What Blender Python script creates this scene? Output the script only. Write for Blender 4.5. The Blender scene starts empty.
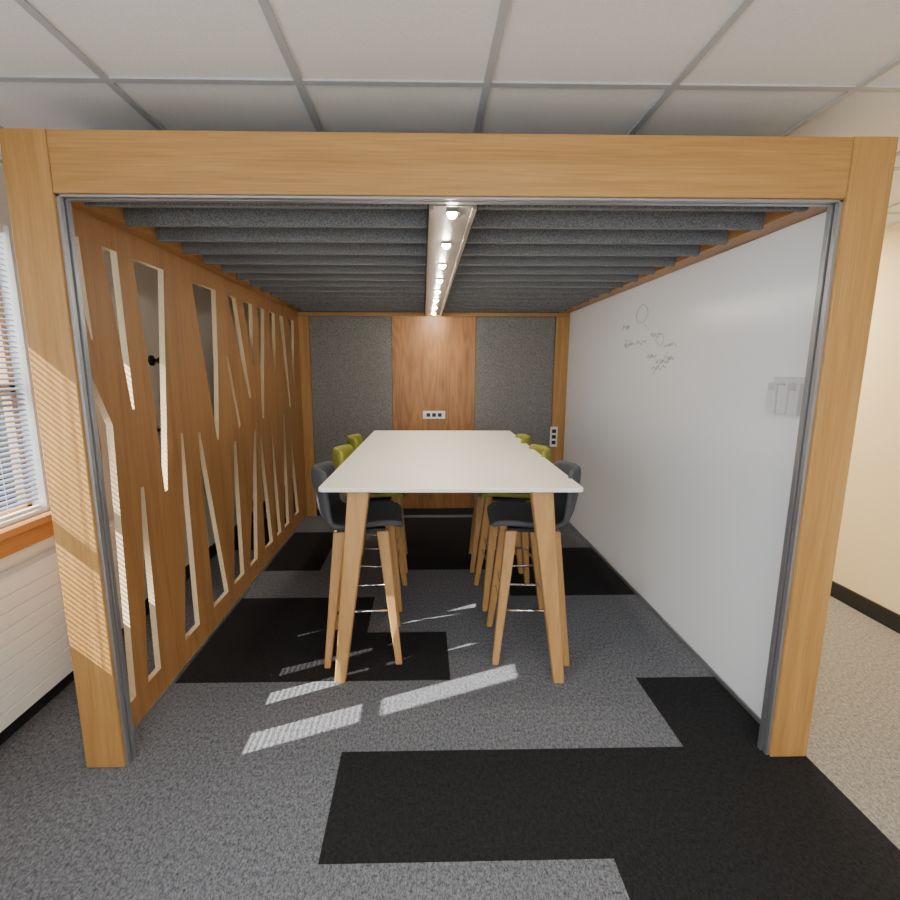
import bpy, bmesh, math, random
from mathutils import Vector, Matrix
random.seed(3)
scene = bpy.context.scene
COL = scene.collection

# ------------------------------------------------------------------ materials
def newmat(name):
    m = bpy.data.materials.new(name); m.use_nodes = True
    nt = m.node_tree
    return m, nt, nt.nodes['Principled BSDF']

def plain(name, col, rough=0.5, metal=0.0, bump=0.0, bscale=200, var=0.0):
    m, nt, b = newmat(name)
    b.inputs['Base Color'].default_value = (*col, 1)
    b.inputs['Roughness'].default_value = rough
    b.inputs['Metallic'].default_value = metal
    tc = nt.nodes.new('ShaderNodeTexCoord')
    n = nt.nodes.new('ShaderNodeTexNoise'); n.inputs['Scale'].default_value = bscale
    n.inputs['Detail'].default_value = 4
    nt.links.new(tc.outputs['Object'], n.inputs['Vector'])
    if bump > 0:
        bp = nt.nodes.new('ShaderNodeBump'); bp.inputs['Strength'].default_value = bump
        bp.inputs['Distance'].default_value = 0.002
        nt.links.new(n.outputs['Fac'], bp.inputs['Height'])
        nt.links.new(bp.outputs['Normal'], b.inputs['Normal'])
    if var > 0:
        r = nt.nodes.new('ShaderNodeValToRGB')
        r.color_ramp.elements[0].position = 0.35; r.color_ramp.elements[1].position = 0.65
        r.color_ramp.elements[0].color = (*[c*(1-var) for c in col], 1)
        r.color_ramp.elements[1].color = (*[min(1, c*(1+var)) for c in col], 1)
        nt.links.new(n.outputs['Fac'], r.inputs['Fac'])
        nt.links.new(r.outputs['Color'], b.inputs['Base Color'])
    return m

def wood(name, c1, c2, axis='Z', rough=0.45, fine=1.0, figure=0.0):
    m, nt, b = newmat(name)
    tc = nt.nodes.new('ShaderNodeTexCoord')
    mp = nt.nodes.new('ShaderNodeMapping')
    s = [22*fine]*3; s['XYZ'.index(axis)] = 1.1
    mp.inputs['Scale'].default_value = s
    nt.links.new(tc.outputs['Object'], mp.inputs['Vector'])
    n1 = nt.nodes.new('ShaderNodeTexNoise'); n1.inputs['Scale'].default_value = 1.0
    n1.inputs['Detail'].default_value = 3; n1.inputs['Distortion'].default_value = 0.6
    nt.links.new(mp.outputs['Vector'], n1.inputs['Vector'])
    mp2 = nt.nodes.new('ShaderNodeMapping')
    s2 = [180]*3; s2['XYZ'.index(axis)] = 5
    mp2.inputs['Scale'].default_value = s2
    nt.links.new(tc.outputs['Object'], mp2.inputs['Vector'])
    n2 = nt.nodes.new('ShaderNodeTexNoise'); n2.inputs['Scale'].default_value = 1.0
    n2.inputs['Detail'].default_value = 3
    nt.links.new(mp2.outputs['Vector'], n2.inputs['Vector'])
    mx = nt.nodes.new('ShaderNodeMix'); mx.data_type = 'FLOAT'
    mx.inputs[0].default_value = 0.45
    nt.links.new(n1.outputs['Fac'], mx.inputs[2]); nt.links.new(n2.outputs['Fac'], mx.inputs[3])
    fac = mx.outputs[0]
    if figure > 0:
        # cathedral figure: rings stretched along the grain
        mp3 = nt.nodes.new('ShaderNodeMapping')
        s3 = [9.0]*3; s3['XYZ'.index(axis)] = 1.3
        mp3.inputs['Scale'].default_value = s3
        nt.links.new(tc.outputs['Object'], mp3.inputs['Vector'])
        n3 = nt.nodes.new('ShaderNodeTexNoise'); n3.inputs['Scale'].default_value = .6; n3.inputs['Detail'].default_value = 1
        nt.links.new(mp3.outputs['Vector'], n3.inputs['Vector'])
        mm = nt.nodes.new('ShaderNodeMath'); mm.operation = 'MULTIPLY'; mm.inputs[1].default_value = 70
        nt.links.new(n3.outputs['Fac'], mm.inputs[0])
        sn = nt.nodes.new('ShaderNodeMath'); sn.operation = 'SINE'; nt.links.new(mm.outputs[0], sn.inputs[0])
        ma = nt.nodes.new('ShaderNodeMath'); ma.operation = 'MULTIPLY_ADD'
        ma.inputs[1].default_value = figure; nt.links.new(sn.outputs[0], ma.inputs[0]); nt.links.new(mx.outputs[0], ma.inputs[2])
        fac = ma.outputs[0]
    r = nt.nodes.new('ShaderNodeValToRGB')
    r.color_ramp.elements[0].position = 0.33; r.color_ramp.elements[1].position = 0.66
    r.color_ramp.elements[0].color = (*c1, 1); r.color_ramp.elements[1].color = (*c2, 1)
    nt.links.new(fac, r.inputs['Fac'])
    nt.links.new(r.outputs['Color'], b.inputs['Base Color'])
    b.inputs['Roughness'].default_value = rough
    bp = nt.nodes.new('ShaderNodeBump'); bp.inputs['Strength'].default_value = 0.12
    bp.inputs['Distance'].default_value = 0.001
    nt.links.new(n2.outputs['Fac'], bp.inputs['Height']); nt.links.new(bp.outputs['Normal'], b.inputs['Normal'])
    return m

def carpet(name, cols, scale=180, bump=0.6):
    m, nt, b = newmat(name)
    tc = nt.nodes.new('ShaderNodeTexCoord')
    mp = nt.nodes.new('ShaderNodeMapping'); mp.inputs['Scale'].default_value = (1.25, .7, 1)
    nt.links.new(tc.outputs['Object'], mp.inputs['Vector'])
    n1 = nt.nodes.new('ShaderNodeTexNoise'); n1.inputs['Scale'].default_value = scale
    n1.inputs['Detail'].default_value = 3
    n2 = nt.nodes.new('ShaderNodeTexNoise'); n2.inputs['Scale'].default_value = scale*0.4
    n2.inputs['Detail'].default_value = 5
    nt.links.new(mp.outputs['Vector'], n1.inputs['Vector']); nt.links.new(mp.outputs['Vector'], n2.inputs['Vector'])
    mx = nt.nodes.new('ShaderNodeMix'); mx.data_type = 'FLOAT'; mx.inputs[0].default_value = 0.45
    nt.links.new(n1.outputs['Fac'], mx.inputs[2]); nt.links.new(n2.outputs['Fac'], mx.inputs[3])
    r = nt.nodes.new('ShaderNodeValToRGB')
    r.color_ramp.elements[0].position = 0.36; r.color_ramp.elements[1].position = 0.66
    r.color_ramp.elements[0].color = (*cols[0], 1); r.color_ramp.elements[1].color = (*cols[1], 1)
    nt.links.new(mx.outputs[0], r.inputs['Fac'])
    nt.links.new(r.outputs['Color'], b.inputs['Base Color'])
    b.inputs['Roughness'].default_value = 0.95
    b.inputs['Specular IOR Level'].default_value = 0.15
    bp = nt.nodes.new('ShaderNodeBump'); bp.inputs['Strength'].default_value = bump
    bp.inputs['Distance'].default_value = 0.003
    nt.links.new(mx.outputs[0], bp.inputs['Height']); nt.links.new(bp.outputs['Normal'], b.inputs['Normal'])
    return m

def emis(name, col, s):
    m, nt, b = newmat(name)
    b.inputs['Base Color'].default_value = (*col, 1)
    b.inputs['Emission Color'].default_value = (*col, 1)
    b.inputs['Emission Strength'].default_value = s
    return m

OAK1, OAK2 = (0.32, 0.16, 0.042), (0.47, 0.26, 0.08)
oak_x = wood('oak_grain_x', OAK1, OAK2, 'X')
oak_y = wood('oak_grain_y', (0.28, 0.13, 0.04), (0.42, 0.22, 0.075), 'Y')
oak_z = wood('oak_grain_z', OAK1, OAK2, 'Z')
scr_z = wood('oak_screen', (0.23, 0.108, 0.036), (0.36, 0.188, 0.070), 'Z', 0.5)
scr_edge = plain('screen_cut_edge', (0.60, 0.46, 0.28), 0.6, 0, 0.1, 150, 0.1)
back_wood = wood('oak_back_panel', (0.20, 0.082, 0.022), (0.40, 0.185, 0.055), 'Z', 0.45, 0.45, 0.06)
leg_wood = wood('oak_leg', (0.38, 0.20, 0.066), (0.51, 0.285, 0.105), 'Z', 0.5, 1.5)
sill_wood = wood('sill_wood', (0.38, 0.165, 0.05), (0.52, 0.26, 0.085), 'Y', 0.35)
alu = plain('aluminium', (0.36, 0.37, 0.39), 0.4, 0.8)
felt = plain('felt_baffle', (0.16, 0.165, 0.172), 0.95, 0, 0.4, 260, 0.5)
felt_back = plain('felt_panel', (0.18, 0.176, 0.168), 0.95, 0, 0.5, 160, 0.45)
dark = plain('dark_roof', (0.03, 0.031, 0.035), 0.9)
wb_mat = plain('whiteboard_gloss', (0.80, 0.83, 0.88), 0.22)
cream = plain('wall_cream_paint', (0.84, 0.70, 0.46), 0.8, 0, 0.15, 120)
wallw = plain('wall_offwhite_paint', (0.78, 0.75, 0.68), 0.8, 0, 0.15, 120)
black = plain('black_vinyl', (0.012, 0.012, 0.013), 0.5)
tile_m = plain('ceiling_tile', (0.82, 0.80, 0.77), 0.95, 0, 0.5, 260, 0.06)
tee_m = plain('ceiling_tee', (0.44, 0.45, 0.46), 0.5)
white_lam = plain('white_laminate', (0.88, 0.84, 0.77), 0.35)
white_met = plain('white_metal', (0.76, 0.76, 0.73), 0.4)
chrome = plain('chrome', (0.75, 0.75, 0.77), 0.15, 1.0)
fab_grey = plain('fabric_charcoal', (0.06, 0.063, 0.07), 0.9, 0, 0.5, 400, 0.35)
fab_green = plain('fabric_lime', (0.23, 0.235, 0.03), 0.9, 0, 0.5, 400, 0.2)
slat_m = plain('blind_slat', (0.28, 0.34, 0.44), 0.5)
led_ch = plain('led_channel', (0.25, 0.23, 0.20), 0.4, 0.3)
led_em = emis('led_emitter', (1.0, 0.9, 0.75), 600)
panel_em = emis('fill_panel_emitter', (1.0, 0.97, 0.9), 4)
socket_m = plain('socket_white', (0.75, 0.75, 0.73), 0.4)
ink = plain('marker_ink', (0.11, 0.12, 0.15), 0.6)
plast = plain('clear_plastic', (0.62, 0.63, 0.65), 0.15)
cg = carpet('carpet_grey', ((0.050, 0.053, 0.062), (0.235, 0.245, 0.270)))
cb = carpet('carpet_black', ((0.008, 0.008, 0.009), (0.026, 0.026, 0.028)))
cl = carpet('carpet_warm_lit', ((0.12, 0.115, 0.11), (0.40, 0.38, 0.35)))  # grey carpet lightened: warm light on the right put into the colour

# ------------------------------------------------------------------ helpers
def link(ob, parent=None):
    COL.objects.link(ob)
    if parent: ob.parent = parent
    return ob

def empty(name, loc=(0, 0, 0), rz=0):
    e = bpy.data.objects.new(name, None); e.empty_display_size = 0.1
    e.location = loc; e.rotation_euler = (0, 0, rz)
    return link(e)

def bm_box(bm, x0, x1, y0, y1, z0, z1, bev=0.0, mi=0):
    b2 = bmesh.new()
    bmesh.ops.create_cube(b2, size=1)
    for v in b2.verts:
        v.co = Vector(((x0+x1)/2+v.co.x*(x1-x0), (y0+y1)/2+v.co.y*(y1-y0), (z0+z1)/2+v.co.z*(z1-z0)))
    if bev > 0:
        bmesh.ops.bevel(b2, geom=b2.edges[:]+b2.verts[:], offset=bev, segments=2, affect='EDGES', profile=0.5)
    for f in b2.faces: f.material_index = mi
    me = bpy.data.meshes.new('tmp'); b2.to_mesh(me); b2.free()
    bm.from_mesh(me); bpy.data.meshes.remove(me)

def finish(bm, name, mats, parent=None, smooth=False):
    me = bpy.data.meshes.new(name)
    bmesh.ops.recalc_face_normals(bm, faces=bm.faces[:])
    bm.to_mesh(me); bm.free()
    if not isinstance(mats, (list, tuple)): mats = [mats]
    for m in mats: me.materials.append(m)
    if smooth:
        for p in me.polygons: p.use_smooth = True
    return link(bpy.data.objects.new(name, me), parent)

def box(name, x0, x1, y0, y1, z0, z1, mat, parent=None, bev=0.0):
    bm = bmesh.new(); bm_box(bm, x0, x1, y0, y1, z0, z1, bev)
    return finish(bm, name, mat, parent)

def boxes(name, lst, mats, parent=None, bev=0.0):
    bm = bmesh.new()
    for t in lst:
        mi = t[6] if len(t) > 6 else 0
        bm_box(bm, *t[:6], bev=bev, mi=mi)
    return finish(bm, name, mats, parent)

def leg(name, bot, top, wb, wt, mat, parent):
    bm = bmesh.new()
    vs = []
    for c, w in ((bot, wb), (top, wt)):
        for sx, sy in ((-1, -1), (1, -1), (1, 1), (-1, 1)):
            vs.append(bm.verts.new((c[0]+sx*w[0]/2, c[1]+sy*w[1]/2, c[2])))
    bm.faces.new(vs[:4][::-1]); bm.faces.new(vs[4:])
    for i in range(4):
        j = (i+1) % 4
        bm.faces.new((vs[i], vs[j], vs[4+j], vs[4+i]))
    bmesh.ops.bevel(bm, geom=bm.edges[:], offset=0.008, segments=3, affect='EDGES', profile=0.5)
    return finish(bm, name, mat, parent)

def tube(name, pts, r, mat, parent=None, cyclic=False):
    cu = bpy.data.curves.new(name, 'CURVE'); cu.dimensions = '3D'
    cu.bevel_depth = r; cu.bevel_resolution = 3
    for pl in (pts if isinstance(pts[0][0], (tuple, list)) else [pts]):
        sp = cu.splines.new('POLY'); sp.points.add(len(pl)-1)
        for p, c in zip(sp.points, pl): p.co = (*c, 1)
        sp.use_cyclic_u = cyclic
    cu.materials.append(mat)
    return link(bpy.data.objects.new(name, cu), parent)

# ------------------------------------------------------------------ room shell
XL, XR, YN, YF, H = -1.85, 2.95, -2.6, 7.0, 2.507
TX, TY = 0.49, 0.4635
gx = [XL]+[0.14+TX*k for k in range(-4, 7) if XL+.01 < 0.14+TX*k < XR-.01]+[XR]
gy = [YN]+[1.305+TY*k for k in range(-9, 13) if YN+.01 < 1.305+TY*k < YF-.01]+[YF]
def blk(x, y):
    def r(x0, x1, y0, y1): return x0 < x < x1 and y0 < y < y1
    return (r(-.35, 1.61, 1.305, 1.7685) or r(1.12, 1.61, 1.7685, 2.232) or r(.63, 1.61, -.1, 1.305)
            or r(-1.33, .14, 2.232, 2.6955) or r(-1.33, -.35, 2.6955, 3.159)
            or r(-1.33, -.84, 3.6225, 4.55) or r(-.35, .63, 3.6225, 5.1) or r(.63, 1.61, 3.159, 4.086)
            or r(-1.85, -1.33, 3.9, 5.0))
bm = bmesh.new()
for i in range(len(gx)-1):
    for j in range(len(gy)-1):
        vs = [bm.verts.new(p) for p in ((gx[i], gy[j], 0), (gx[i+1], gy[j], 0), (gx[i+1], gy[j+1], 0), (gx[i], gy[j+1], 0))]
        f = bm.faces.new(vs)
        cx, cy = (gx[i]+gx[i+1])/2, (gy[j]+gy[j+1])/2
        f.material_index = 1 if blk(cx, cy) else (2 if cx > 1.61 else 0)
bmesh.ops.remove_doubles(bm, verts=bm.verts[:], dist=1e-5)
bm_box(bm, XL, XR, YN, YF, -0.1, -0.003)
finish(bm, 'floor', [cg, cb, cl])

lst = [(XL, XR, YN, YF, H, H+0.08, 0)]
for k in range(-10, 12):
    x = 0.208+0.6*k
    if XL < x < XR: lst.append((x-.012, x+.012, YN, YF, H-.006, H+.001, 1))
for k in range(-10, 12):
    y = 1.672+0.6*k
    if YN < y < YF: lst.append((XL, XR, y-.012, y+.012, H-.0055, H+.001, 1))
boxes('ceiling', lst, [tile_m, tee_m])

# walls
WY0, WY1, WZ0, WZ1 = 1.28, 2.27, 0.93, 2.24
VY0, VY1 = -2.2, 0.1
T = 0.12
boxes('wall_left', [(XL-T, XL, YN, VY0, 0, H), (XL-T, XL, VY1, WY0, 0, H), (XL-T, XL, WY1, YF, 0, H),
                    (XL-T, XL, WY0, WY1, 0, WZ0), (XL-T, XL, WY0, WY1, WZ1, H),
                    (XL-T, XL, VY0, VY1, 0, WZ0), (XL-T, XL, VY0, VY1, WZ1, H)], wallw)
box('wall_right', XR, XR+.1, YN, YF, 0, H, cream)
box('wall_back', XL-T, XR+.1, YF, YF+.1, 0, H, wallw)
NX0, NX1, NZ0, NZ1 = -1.3, 2.3, 0.85, 2.3
boxes('wall_front', [(XL-T, NX0, YN-.12, YN, 0, H), (NX1, XR+.1, YN-.12, YN, 0, H),
                     (NX0, NX1, YN-.12, YN, 0, NZ0), (NX0, NX1, YN-.12, YN, NZ1, H)], wallw)
boxes('baseboard_right', [(XR-.015, XR, YN, YF, 0, .11)], black)
boxes('baseboard_left', [(XL, XL+.015, YN, YF, 0, .10)], black)
boxes('baseboard_back', [(XL+.015, XR-.015, YF-.015, YF, 0, .10)], black)

m, nt, b = newmat('window_glass')
tr = nt.nodes.new('ShaderNodeBsdfTransparent'); gl = nt.nodes.new('ShaderNodeBsdfGlossy'); gl.inputs['Roughness'].default_value = .02
mxs = nt.nodes.new('ShaderNodeMixShader'); mxs.inputs[0].default_value = .06
nt.links.new(tr.outputs[0], mxs.inputs[1]); nt.links.new(gl.outputs[0], mxs.inputs[2])
nt.links.new(mxs.outputs[0], nt.nodes['Material Output'].inputs['Surface'])
glass = m
fx0, fx1 = XL-T+.005, XL-T+.05
def window(name, y0, y1, zm):
    w1 = empty(name, (XL, (y0+y1)/2, WZ0))
    def lw(l): return [(a-XL, b-XL, c-(y0+y1)/2, d-(y0+y1)/2, e-WZ0, f-WZ0) for a, b, c, d, e, f in l]
    boxes('frame', lw([(fx0, fx1, y0, y0+.03, WZ0, WZ1), (fx0, fx1, y1-.03, y1, WZ0, WZ1),
                    (fx0, fx1, y0, y1, WZ0, WZ0+.03), (fx0, fx1, y0, y1, WZ1-.03, WZ1),
                    (fx0, fx1, y0, y1, zm, zm+.045)]), sill_wood, w1, 0.002)
    boxes('sill', lw([(XL-T+.05, XL+.06, y0-.05, y1+.06, WZ0-.045, WZ0-.008)]), sill_wood, w1, 0.006)
    boxes('apron', lw([(XL, XL+.03, y0-.05, y1+.04, WZ0-.13, WZ0-.046)]), sill_wood, w1, 0.003)
    boxes('pane', lw([(fx0+.02, fx0+.024, y0+.03, y1-.03, WZ0+.03, zm), (fx0+.02, fx0+.024, y0+.03, y1-.03, zm+.045, WZ1-.03)]), glass, w1)
window('window_1', WY0, WY1, 1.50)
window('fill_window_left', VY0, VY1, 1.50)  # added opening out of view, lets in more light from the left
w3 = empty('fill_window_front', ((NX0+NX1)/2, YN, NZ0))  # added window behind the camera, carries a fill lamp
hwx, hh = (NX1-NX0)/2, NZ1-NZ0
boxes('frame', [(-hwx, -hwx+.05, -.11, -.06, 0, hh), (hwx-.05, hwx, -.11, -.06, 0, hh), (-hwx, hwx, -.11, -.06, 0, .05),
                (-hwx, hwx, -.11, -.06, hh-.05, hh), (-.62, -.58, -.11, -.06, 0, hh), (.58, .62, -.11, -.06, 0, hh)], sill_wood, w3, .002)
boxes('pane', [(-hwx+.05, hwx-.05, -.09, -.086, .05, hh-.05)], glass, w3)

# venetian blind
bl = empty('venetian_blind', (XL-.03, (WY0+WY1)/2, WZ1))
bm = bmesh.new()
pitch, wd, a = 0.024, 0.024, math.radians(28)
z = -0.05
hw = (WY1-WY0)/2-.012
while z > -(WZ1-WZ0)+.04:
    n = 4; prev = None
    for i in range(n+1):
        t = i/n-.5
        x = t*wd*math.cos(a); zz = z-t*wd*math.sin(a)+0.0025*(1-4*t*t)
        v0 = bm.verts.new((x, -hw, zz)); v1 = bm.verts.new((x, hw, zz))
        if prev: bm.faces.new((prev[0], v0, v1, prev[1]))
        prev = (v0, v1)
    z -= pitch
finish(bm, 'slats', slat_m, bl, True)
boxes('head_rail', [(-.015, .015, -hw, hw, -.035, -.002), (-.012, .012, -hw, hw, -(WZ1-WZ0)+.008, -(WZ1-WZ0)+.026)], white_met, bl, .002)
tube('ladder_cord', [[(.014, yy, -.03), (.014, yy, -(WZ1-WZ0)+.02)] for yy in (-.3, 0, .3)], .0012, white_met, bl)

# radiator
rad = empty('radiator', (XL+.03, 1.7, 0))
l = []
for i in range(9):
    z0 = .12+i*.068
    l.append((.045, .065, -1.1, 1.0, z0, z0+.066))
boxes('front_panel', l, white_met, rad, .004)
boxes('body', [(.0, .048, -1.09, .99, .125, .73)], white_met, rad, .002)
boxes('top_grille', [(.0, .066, -1.1, 1.0, .731, .742)], white_met, rad, .002)
boxes('pipe', [(.015, .03, -.98, -.965, .0, .125), (.015, .03, .86, .875, .0, .125)], white_met, rad, .002)

for hy, hz in ((3.29, 1.67), (3.24, 1.2)):
    e = empty('coat_hook', (XL, hy, hz))
    bm = bmesh.new()
    bmesh.ops.create_cone(bm, cap_ends=True, segments=24, radius1=.035, radius2=.035, depth=.012, matrix=Matrix.Translation((.006, 0, 0)) @ Matrix.Rotation(math.pi/2, 4, 'Y'))
    bmesh.ops.create_cone(bm, cap_ends=True, segments=16, radius1=.012, radius2=.01, depth=.05, matrix=Matrix.Translation((.036, 0, 0)) @ Matrix.Rotation(math.pi/2, 4, 'Y'))
    bmesh.ops.create_uvsphere(bm, u_segments=16, v_segments=10, radius=.024, matrix=Matrix.Translation((.065, 0, 0)))
    finish(bm, 'hook_body', black, e, True)

# ------------------------------------------------------------------ meeting booth
booth = empty('meeting_booth', (0, 0, 0))
FX0, FX1, FY0, FY1 = -1.380, 1.608, 1.706, 1.766
ZT, ZB = 2.380, 2.185
box('post_left', FX0, FX0+.152, FY0, FY1, 0, ZT, oak_z, booth, .003)
box('post_right', FX1-.152, FX1, FY0, FY1, 0, ZT, oak_z, booth, .003)
box('header_beam', FX0+.153, FX1-.153, FY0+.001, FY1, ZB, ZT-.002, oak_x, booth, .003)
ix0, ix1 = FX0+.152, FX1-.152
boxes('door_track', [(ix0, ix0+.012, FY0+.012, FY0+.03, 0, ZB), (ix0, ix0+.018, FY0+.036, FY0+.056, 0, ZB),
                     (ix1-.012, ix1, FY0+.012, FY0+.03, 0, ZB), (ix1-.018, ix1, FY0+.036, FY0+.056, 0, ZB),
                     (ix0, ix1, FY0+.012, FY0+.03, ZB-.008, ZB-.001), (ix0, ix1, FY0+.036, FY0+.056, ZB-.010, ZB-.001)], alu, booth)
BX0, BX1, BY = -1.30, 1.55, 5.10
def screen():
    holes = [
     [(1.84,2.10),(1.91,2.10),(1.925,1.72),(1.915,1.72)],
     [(2.04,2.10),(2.135,2.10),(2.145,1.43),(2.13,1.43)],
     [(2.247,2.10),(2.50,2.10),(2.40,1.35),(2.35,1.0),(2.325,1.0),(2.30,1.5)],
     [(2.79,2.10),(3.10,2.10),(3.06,1.65),(2.99,1.17),(2.965,1.17),(2.86,1.72)],
     [(3.28,2.10),(3.42,2.10),(3.60,1.40),(3.56,1.40)],
     [(3.55,2.10),(3.74,2.10),(3.70,1.62)],
     [(3.86,2.10),(4.02,2.10),(3.86,1.22),(3.82,1.22)],
     [(4.14,2.10),(4.30,2.10),(4.22,1.45)],
     [(4.42,2.10),(4.54,2.10),(4.66,1.25),(4.62,1.25)],
     [(4.72,2.10),(4.92,2.10),(4.82,1.4)],
     [(1.885,1.60),(1.985,1.376),(1.935,.15),(1.83,.15),(1.90,1.30)],
     [(2.13,1.07),(2.155,1.07),(2.14,.15),(2.03,.15)],
     [(2.53,1.27),(2.55,1.27),(2.55,.15),(2.38,.15),(2.46,.6)],
     [(2.72,1.25),(2.745,1.25),(2.96,.15),(2.74,.15)],
     [(3.22,1.12),(3.26,1.12),(3.24,.15),(3.06,.15)],
     [(3.18,1.70),(3.22,1.72),(3.36,1.22),(3.33,1.20)],
     [(3.62,1.15),(3.66,1.15),(3.52,.15),(3.36,.15)],
     [(3.74,1.10),(3.77,1.10),(3.90,.15),(3.70,.15)],
     [(4.02,1.15),(4.05,1.15),(4.14,.15),(4.02,.15)],
     [(4.40,1.2),(4.43,1.2),(4.40,.15),(4.25,.15)],
     [(4.60,.95),(4.63,.95),(4.76,.15),(4.58,.15)],
    ]
    cu = bpy.data.curves.new('scr', 'CURVE'); cu.dimensions = '2D'; cu.fill_mode = 'BOTH'; cu.extrude = .014
    def sp(pts):
        s = cu.splines.new('POLY'); s.points.add(len(pts)-1)
        for p, c in zip(s.points, pts): p.co = (c[0], c[1], 0, 1)
        s.use_cyclic_u = True
    sp([(FY1+.002, .02), (BY, .02), (BY, 2.205), (FY1+.002, 2.205)])
    for h in holes: sp(h)
    o = bpy.data.objects.new('scr', cu); COL.objects.link(o)
    dg = bpy.context.evaluated_depsgraph_get()
    me = bpy.data.meshes.new_from_object(o.evaluated_get(dg))
    bpy.data.objects.remove(o)
    for v in me.vertices:
        u, w, t = v.co
        v.co = (BX0-.014+t, u, w)
    me.update()
    me.materials.clear(); me.materials.append(scr_z); me.materials.append(scr_edge)
    for p in me.polygons: p.material_index = 0 if abs(p.normal.x) > .7 else 1
    return link(bpy.data.objects.new('slotted_screen', me), booth)
screen()
box('screen_foot_track', BX0-.03, BX0+.006, FY1+.002, BY, 0.0, .02, alu, booth)
BL, BR = -1.225, 1.44
box('rail_left', BX0-.03, BL, FY1+.002, BY, 2.206, 2.345, oak_y, booth, .002)
box('rail_right', BR, BX1+.04, FY1+.002, BY, 2.206, 2.345, oak_y, booth, .002)
box('side_wall_right', BX1+.006, BX1+.04, FY1+.002, BY+.06, 0, 2.205, white_met, booth)
box('whiteboard_foot_track', BX1-.008, BX1+.005, FY1+.002, BY, 0, .022, alu, booth)
box('roof_panel', BX0-.03, BX1+.04, FY1+.002, BY+.06, 2.346, 2.362, dark, booth)
l = []
LC = 0.11
y = 1.86
while y < 5.05:
    l.append((BL+.001, LC-.092, y-.012, y+.012, 2.192, 2.345))
    l.append((LC+.092, BR-.001, y-.012, y+.012, 2.192, 2.345))
    y += .235
boxes('acoustic_baffle', l, felt, booth, .002)
box('back_core', BX0-.03, BX1+.005, BY+.03, BY+.06, 0, 2.345, dark, booth)
box('back_centre_panel', -.325, .560, BY, BY+.03, .08, 2.165, back_wood, booth, .001)
box('back_felt_left', -1.19, -.329, BY+.004, BY+.03, .08, 2.165, felt_back, booth, .003)
box('back_felt_right', .564, 1.405, BY+.004, BY+.03, .08, 2.165, felt_back, booth, .003)
box('back_stile_left', BX0+.001, -1.193, BY-.02, BY+.03, .0, 2.165, oak_z, booth, .002)
box('back_stile_right', 1.408, BX1-.001, BY-.02, BY+.03, .0, 2.165, oak_z, booth, .002)
box('back_top_rail', BX0+.001, BX1-.001, BY-.02, BY+.03, 2.167, 2.205, oak_x, booth, .002)
box('back_skirting', -1.19, 1.405, BY+.0, BY+.03, 0, .078, black, booth)

# whiteboard
wb = box('whiteboard', BX1, BX1+.005, FY1+.003, BY-.021, .023, 2.204, wb_mat)
def circ(cy, cz, ry, rz, n=14, j=.01):
    return [(0, cy+ry*math.cos(6.283*i/n)+random.uniform(-j, j), cz+rz*math.sin(6.283*i/n)+random.uniform(-j, j)) for i in range(n+1)]
sk = [circ(3.40, 2.0, .09, .06), circ(3.60, 1.80, .05, .03), circ(3.12, 1.80, .05, .03, 12)]
for (y0, y1, zz) in ((3.72, 3.60, 1.93), (3.68, 3.5, 1.80), (3.50, 3.30, 1.80), (3.25, 3.1, 1.84), (3.06, 2.9, 1.76), (3.28, 3.14, 1.70), (3.2, 3.0, 1.62), (3.15, 2.98, 1.66), (3.02, 2.92, 1.68)):
    p = []; n = 22
    for i in range(n):
        p.append((0, y0+(y1-y0)*i/n+random.uniform(-.006, .006), zz+random.uniform(-.018, .018)))
    sk.append(p)
sk.append([(0, 3.36, 1.92), (0, 3.28, 1.88)]); sk.append([(0, 3.0, 1.72), (0, 3.18, 1.58)])
e = tube('marker_sketch', sk, .0010, ink); e.location = (BX1-.001, 0, 0)
ph = empty('pen_holder', (BX1, 1.97, 1.42))
boxes('back_plate', [(-.005, -.0005, -.095, .095, 0, .155)], plast, ph, .001)
l = []
for yy in (-.062, 0, .062):
    l += [(-.032, -.029, yy-.026, yy+.026, 0, .10+.02*(yy == 0)), (-.03, -.005, yy-.027, yy-.024, 0, .13), (-.03, -.005, yy+.024, yy+.027, 0, .13), (-.03, -.005, yy-.026, yy+.026, 0, .004)]
boxes('pocket', l, plast, ph)

def socket(loc, w, h, n, vertical=False):
    e = empty('socket_outlet', loc)
    boxes('plate', [(-w/2, w/2, -.012, -.0005, -h/2, h/2)], socket_m, e, .003)
    l = []
    for i in range(n):
        c = (i-(n-1)/2)*(.062)
        if vertical: l.append((-.022, .022, -.0135, -.012, c-.02, c+.02))
        else: l.append((c-.021, c+.021, -.0135, -.012, -.02, .02))
    boxes('insert', l, black, e)
socket((.12, BY, 1.13), .24, .085, 3)
socket((1.43, BY-.02, .89), .08, .22, 3, True)

# LED track
lt = empty('led_track_light', (LC, 0, 2.17))
boxes('channel', [(-.085, -.07, 1.80, BY-.021, .0, .174), (.07, .085, 1.80, BY-.021, .0, .174),
                  (-.07, .07, 1.80, BY-.021, .012, .03)], led_ch, lt)
boxes('felt_edge', [(-.0915, -.0855, 1.80, BY-.021, .01, .174), (.0855, .0915, 1.80, BY-.021, .01, .174)], dark, lt)
LY = [1.86, 2.30, 2.73, 3.16, 3.59, 4.02, 4.45, 4.88]
bm = bmesh.new(); bm2 = bmesh.new()
for y in LY:
    bmesh.ops.create_uvsphere(bm, u_segments=20, v_segments=12, radius=.018, matrix=Matrix.Translation((0, y, .004)) @ Matrix.Diagonal((1, 1, .9, 1)))
    bmesh.ops.create_cone(bm2, cap_ends=False, segments=24, radius1=.030, radius2=.018, depth=.010, matrix=Matrix.Translation((0, y, .007)))
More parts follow.
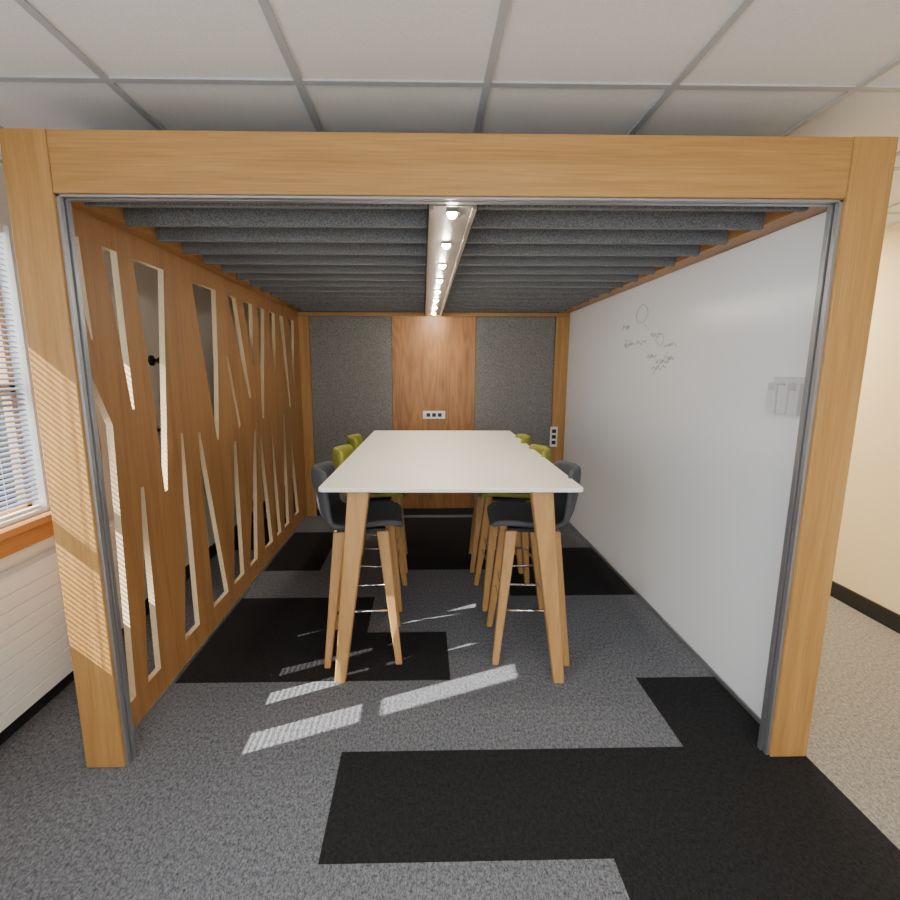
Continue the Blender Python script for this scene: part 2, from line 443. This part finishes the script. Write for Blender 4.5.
finish(bm, 'led_lens', led_em, lt, True); finish(bm2, 'led_bezel', chrome, lt, True)
for y in LY:
    ld = bpy.data.lights.new('led_spot', 'SPOT'); ld.energy = 16; ld.color = (1, .86, .66)
    ld.spot_size = math.radians(108); ld.spot_blend = .9; ld.shadow_soft_size = .015
    o = bpy.data.objects.new('led_spot', ld); o.location = (0, y, -.03); link(o, lt)

# ------------------------------------------------------------------ bar table
tb = empty('bar_table', (.155, 3.27, 0), math.radians(-1.2))
HW, HL, TZ = .635, 1.10, 1.05
R = .022
out = []
for cx, cy, a0 in ((HW-R, HL-R, 0), (-HW+R, HL-R, 90), (-HW+R, -HL+R, 180), (HW-R, -HL+R, 270)):
    for k in range(7):
        an = math.radians(a0+15*k)
        out.append((cx+R*math.cos(an), cy+R*math.sin(an)))
bm = bmesh.new()
def ring(z, ins):
    return [bm.verts.new((x*(1-ins/HW), y*(1-ins/HL), z)) for x, y in out]
rs = [ring(TZ-.020, .003), ring(TZ-.018, 0), ring(TZ-.002, 0), ring(TZ, .002)]
bm.faces.new(rs[0][::-1]); bm.faces.new(rs[-1])
for r0, r1 in zip(rs, rs[1:]):
    for k in range(len(out)):
        j = (k+1) % len(out)
        bm.faces.new((r0[k], r0[j], r1[j], r1[k]))
finish(bm, 'table_top', white_lam, tb)
ap = .44
boxes('apron', [(-ap, ap, -HL+.13, -HL+.15, TZ-.055, TZ-.021), (-ap, ap, HL-.15, HL-.13, TZ-.055, TZ-.021),
                (-ap, -ap+.02, -HL+.15, HL-.15, TZ-.055, TZ-.021), (ap-.02, ap, -HL+.15, HL-.15, TZ-.055, TZ-.021)], white_met, tb)
i = 0
for sx in (-1, 1):
    for sy in (-1, 1):
        i += 1
        leg('leg_%d' % i, (sx*.57, sy*(HL-.055), 0), (sx*.450, sy*(HL-.095), TZ-.021), (.056, .05), (.108, .07), leg_wood, tb)

# ------------------------------------------------------------------ bar stools
def stool(loc, rz, fab):
    st = empty('bar_stool', loc, rz)
    prof = [(.225, .755), (.20, .785), (.10, .788), (-.02, .778), (-.12, .778), (-.185, .80), (-.222, .86), (-.24, .95), (-.25, 1.03), (-.255, 1.09)]
    hwid = [.165, .19, .205, .215, .22, .22, .215, .21, .195, .15]
    bk = [0, 0, 0, .05, .2, .5, .85, 1, 1, 1]
    bm = bmesh.new(); rows = []
    N = 10
    for (px, pz), w, b_ in zip(prof, hwid, bk):
        row = []
        for j in range(N+1):
            v = -1+2*j/N; av = abs(v)
            x = px+b_*.085*av**2.2; z = pz+(1-b_)*.028*av**2.5
            row.append(bm.verts.new((x, v*w, z)))
        rows.append(row)
    for r0, r1 in zip(rows, rows[1:]):
        for j in range(N): bm.faces.new((r0[j], r0[j+1], r1[j+1], r1[j]))
    o = finish(bm, 'shell', fab, st, True)
    s = o.modifiers.new('sol', 'SOLIDIFY'); s.thickness = .034; s.offset = 0
    s2 = o.modifiers.new('sub', 'SUBSURF'); s2.levels = 2; s2.render_levels = 2
    boxes('seat_mount', [(-.13, .13, -.12, .12, .735, .758)], black, st, .004)
    k = 0
    for sx in (-1, 1):
        for sy in (-1, 1):
            k += 1
            leg('leg_%d' % k, (sx*.195, sy*.195, 0), (sx*.115, sy*.105, .745), (.036, .034), (.066, .048), leg_wood, st)
    def at(z):
        t = z/.745
        return .195+(.115-.195)*t, .195+(.105-.195)*t
    ax, ay = at(.30)
    tube('foot_ring', [(ax, ay, .30), (ax, -ay, .30), (-ax, -ay, .30), (-ax, ay, .30)], .0085, chrome, st, True)
    ax, ay = at(.40)
    tube('foot_rail', [(ax, -ay, .40), (ax, ay, .40)], .0085, chrome, st)
cols = [fab_grey, fab_green, fab_green]
for k, y in enumerate((2.56, 3.16, 3.76)):
    stool((-.345, y, 0), math.radians((4, -3, 2)[k]), cols[k])
    stool((.60, y-.01, 0), math.pi+math.radians((-3, 2, -4)[k]), cols[k])

# ------------------------------------------------------------------ added fill panels in the ceiling, out of view
def fill_panel(x, y, p, col=(1, .95, .86)):
    e = empty('added_fill_panel', (x, y, H-.012))
    boxes('diffuser', [(-.285, .285, -.285, .285, -.004, .003)], panel_em, e)
    boxes('trim', [(-.298, -.286, -.298, .298, -.008, .003), (.286, .298, -.298, .298, -.008, .003), (-.286, .286, -.298, -.286, -.008, .003), (-.286, .286, .286, .298, -.008, .003)], white_met, e)
    ld = bpy.data.lights.new('fill_panel_lamp', 'AREA'); ld.shape = 'SQUARE'; ld.size = .55; ld.energy = p; ld.color = col
    o = bpy.data.objects.new('fill_panel_lamp', ld); o.location = (0, 0, -.012); link(o, e)
fill_panel(.508, -.428, 20); fill_panel(-.692, -1.628, 18); fill_panel(1.708, -1.628, 18)  # added behind the camera to lift the room light
fill_panel(2.308, 3.772, 75, (1, .80, .52))  # added where the booth hides it, brightens the right wall

def daylight(name, loc, rot, sx, sy, p, col):
    ld = bpy.data.lights.new(name, 'AREA'); ld.shape = 'RECTANGLE'; ld.size = sx; ld.size_y = sy
    ld.energy = p; ld.color = col
    o = bpy.data.objects.new(name, ld); o.location = loc; o.rotation_euler = rot; link(o)
daylight('fill_front', ((NX0+NX1)/2, YN-.2, (NZ0+NZ1)/2), (math.radians(90), 0, 0), NX1-NX0, NZ1-NZ0, 88, (.88, .94, 1))  # fill lamp outside the added window behind the camera
daylight('daylight_left', (XL-T-.15, (WY0+WY1)/2, 1.6), (0, math.radians(-90), 0), 1.3, .9, 35, (.8, .9, 1))
daylight('fill_left_rear', (XL-T-.15, (VY0+VY1)/2, 1.6), (0, math.radians(-90), 0), 1.3, 2.3, 118, (.88, .94, 1))  # fill lamp for the added left opening, brightens the whiteboard
sd = bpy.data.lights.new('sun', 'SUN'); sd.energy = 30; sd.angle = math.radians(.4); sd.color = (1, .94, .85)
so = bpy.data.objects.new('sun', sd); link(so); so.location = (-4, -1, 5)
so.rotation_euler = Vector((1, .38, -.90)).to_track_quat('-Z', 'Y').to_euler()

w = bpy.data.worlds.new('sky'); scene.world = w; w.use_nodes = True
nt = w.node_tree; bg = nt.nodes['Background']
sk = nt.nodes.new('ShaderNodeTexSky'); sk.sky_type = 'NISHITA'; sk.sun_disc = False
sk.sun_elevation = math.radians(40)
nt.links.new(sk.outputs[0], bg.inputs[0]); bg.inputs[1].default_value = .12

# ------------------------------------------------------------------ camera
cd = bpy.data.cameras.new('camera'); co = bpy.data.objects.new('camera', cd); link(co)
cd.sensor_width = 36; cd.lens = 18.8; cd.shift_x = .02; cd.clip_start = .02
co.location = (0, 0, 1.6)
co.rotation_euler = (math.radians(90-9.54), 0, math.radians(-1.1))
scene.camera = co
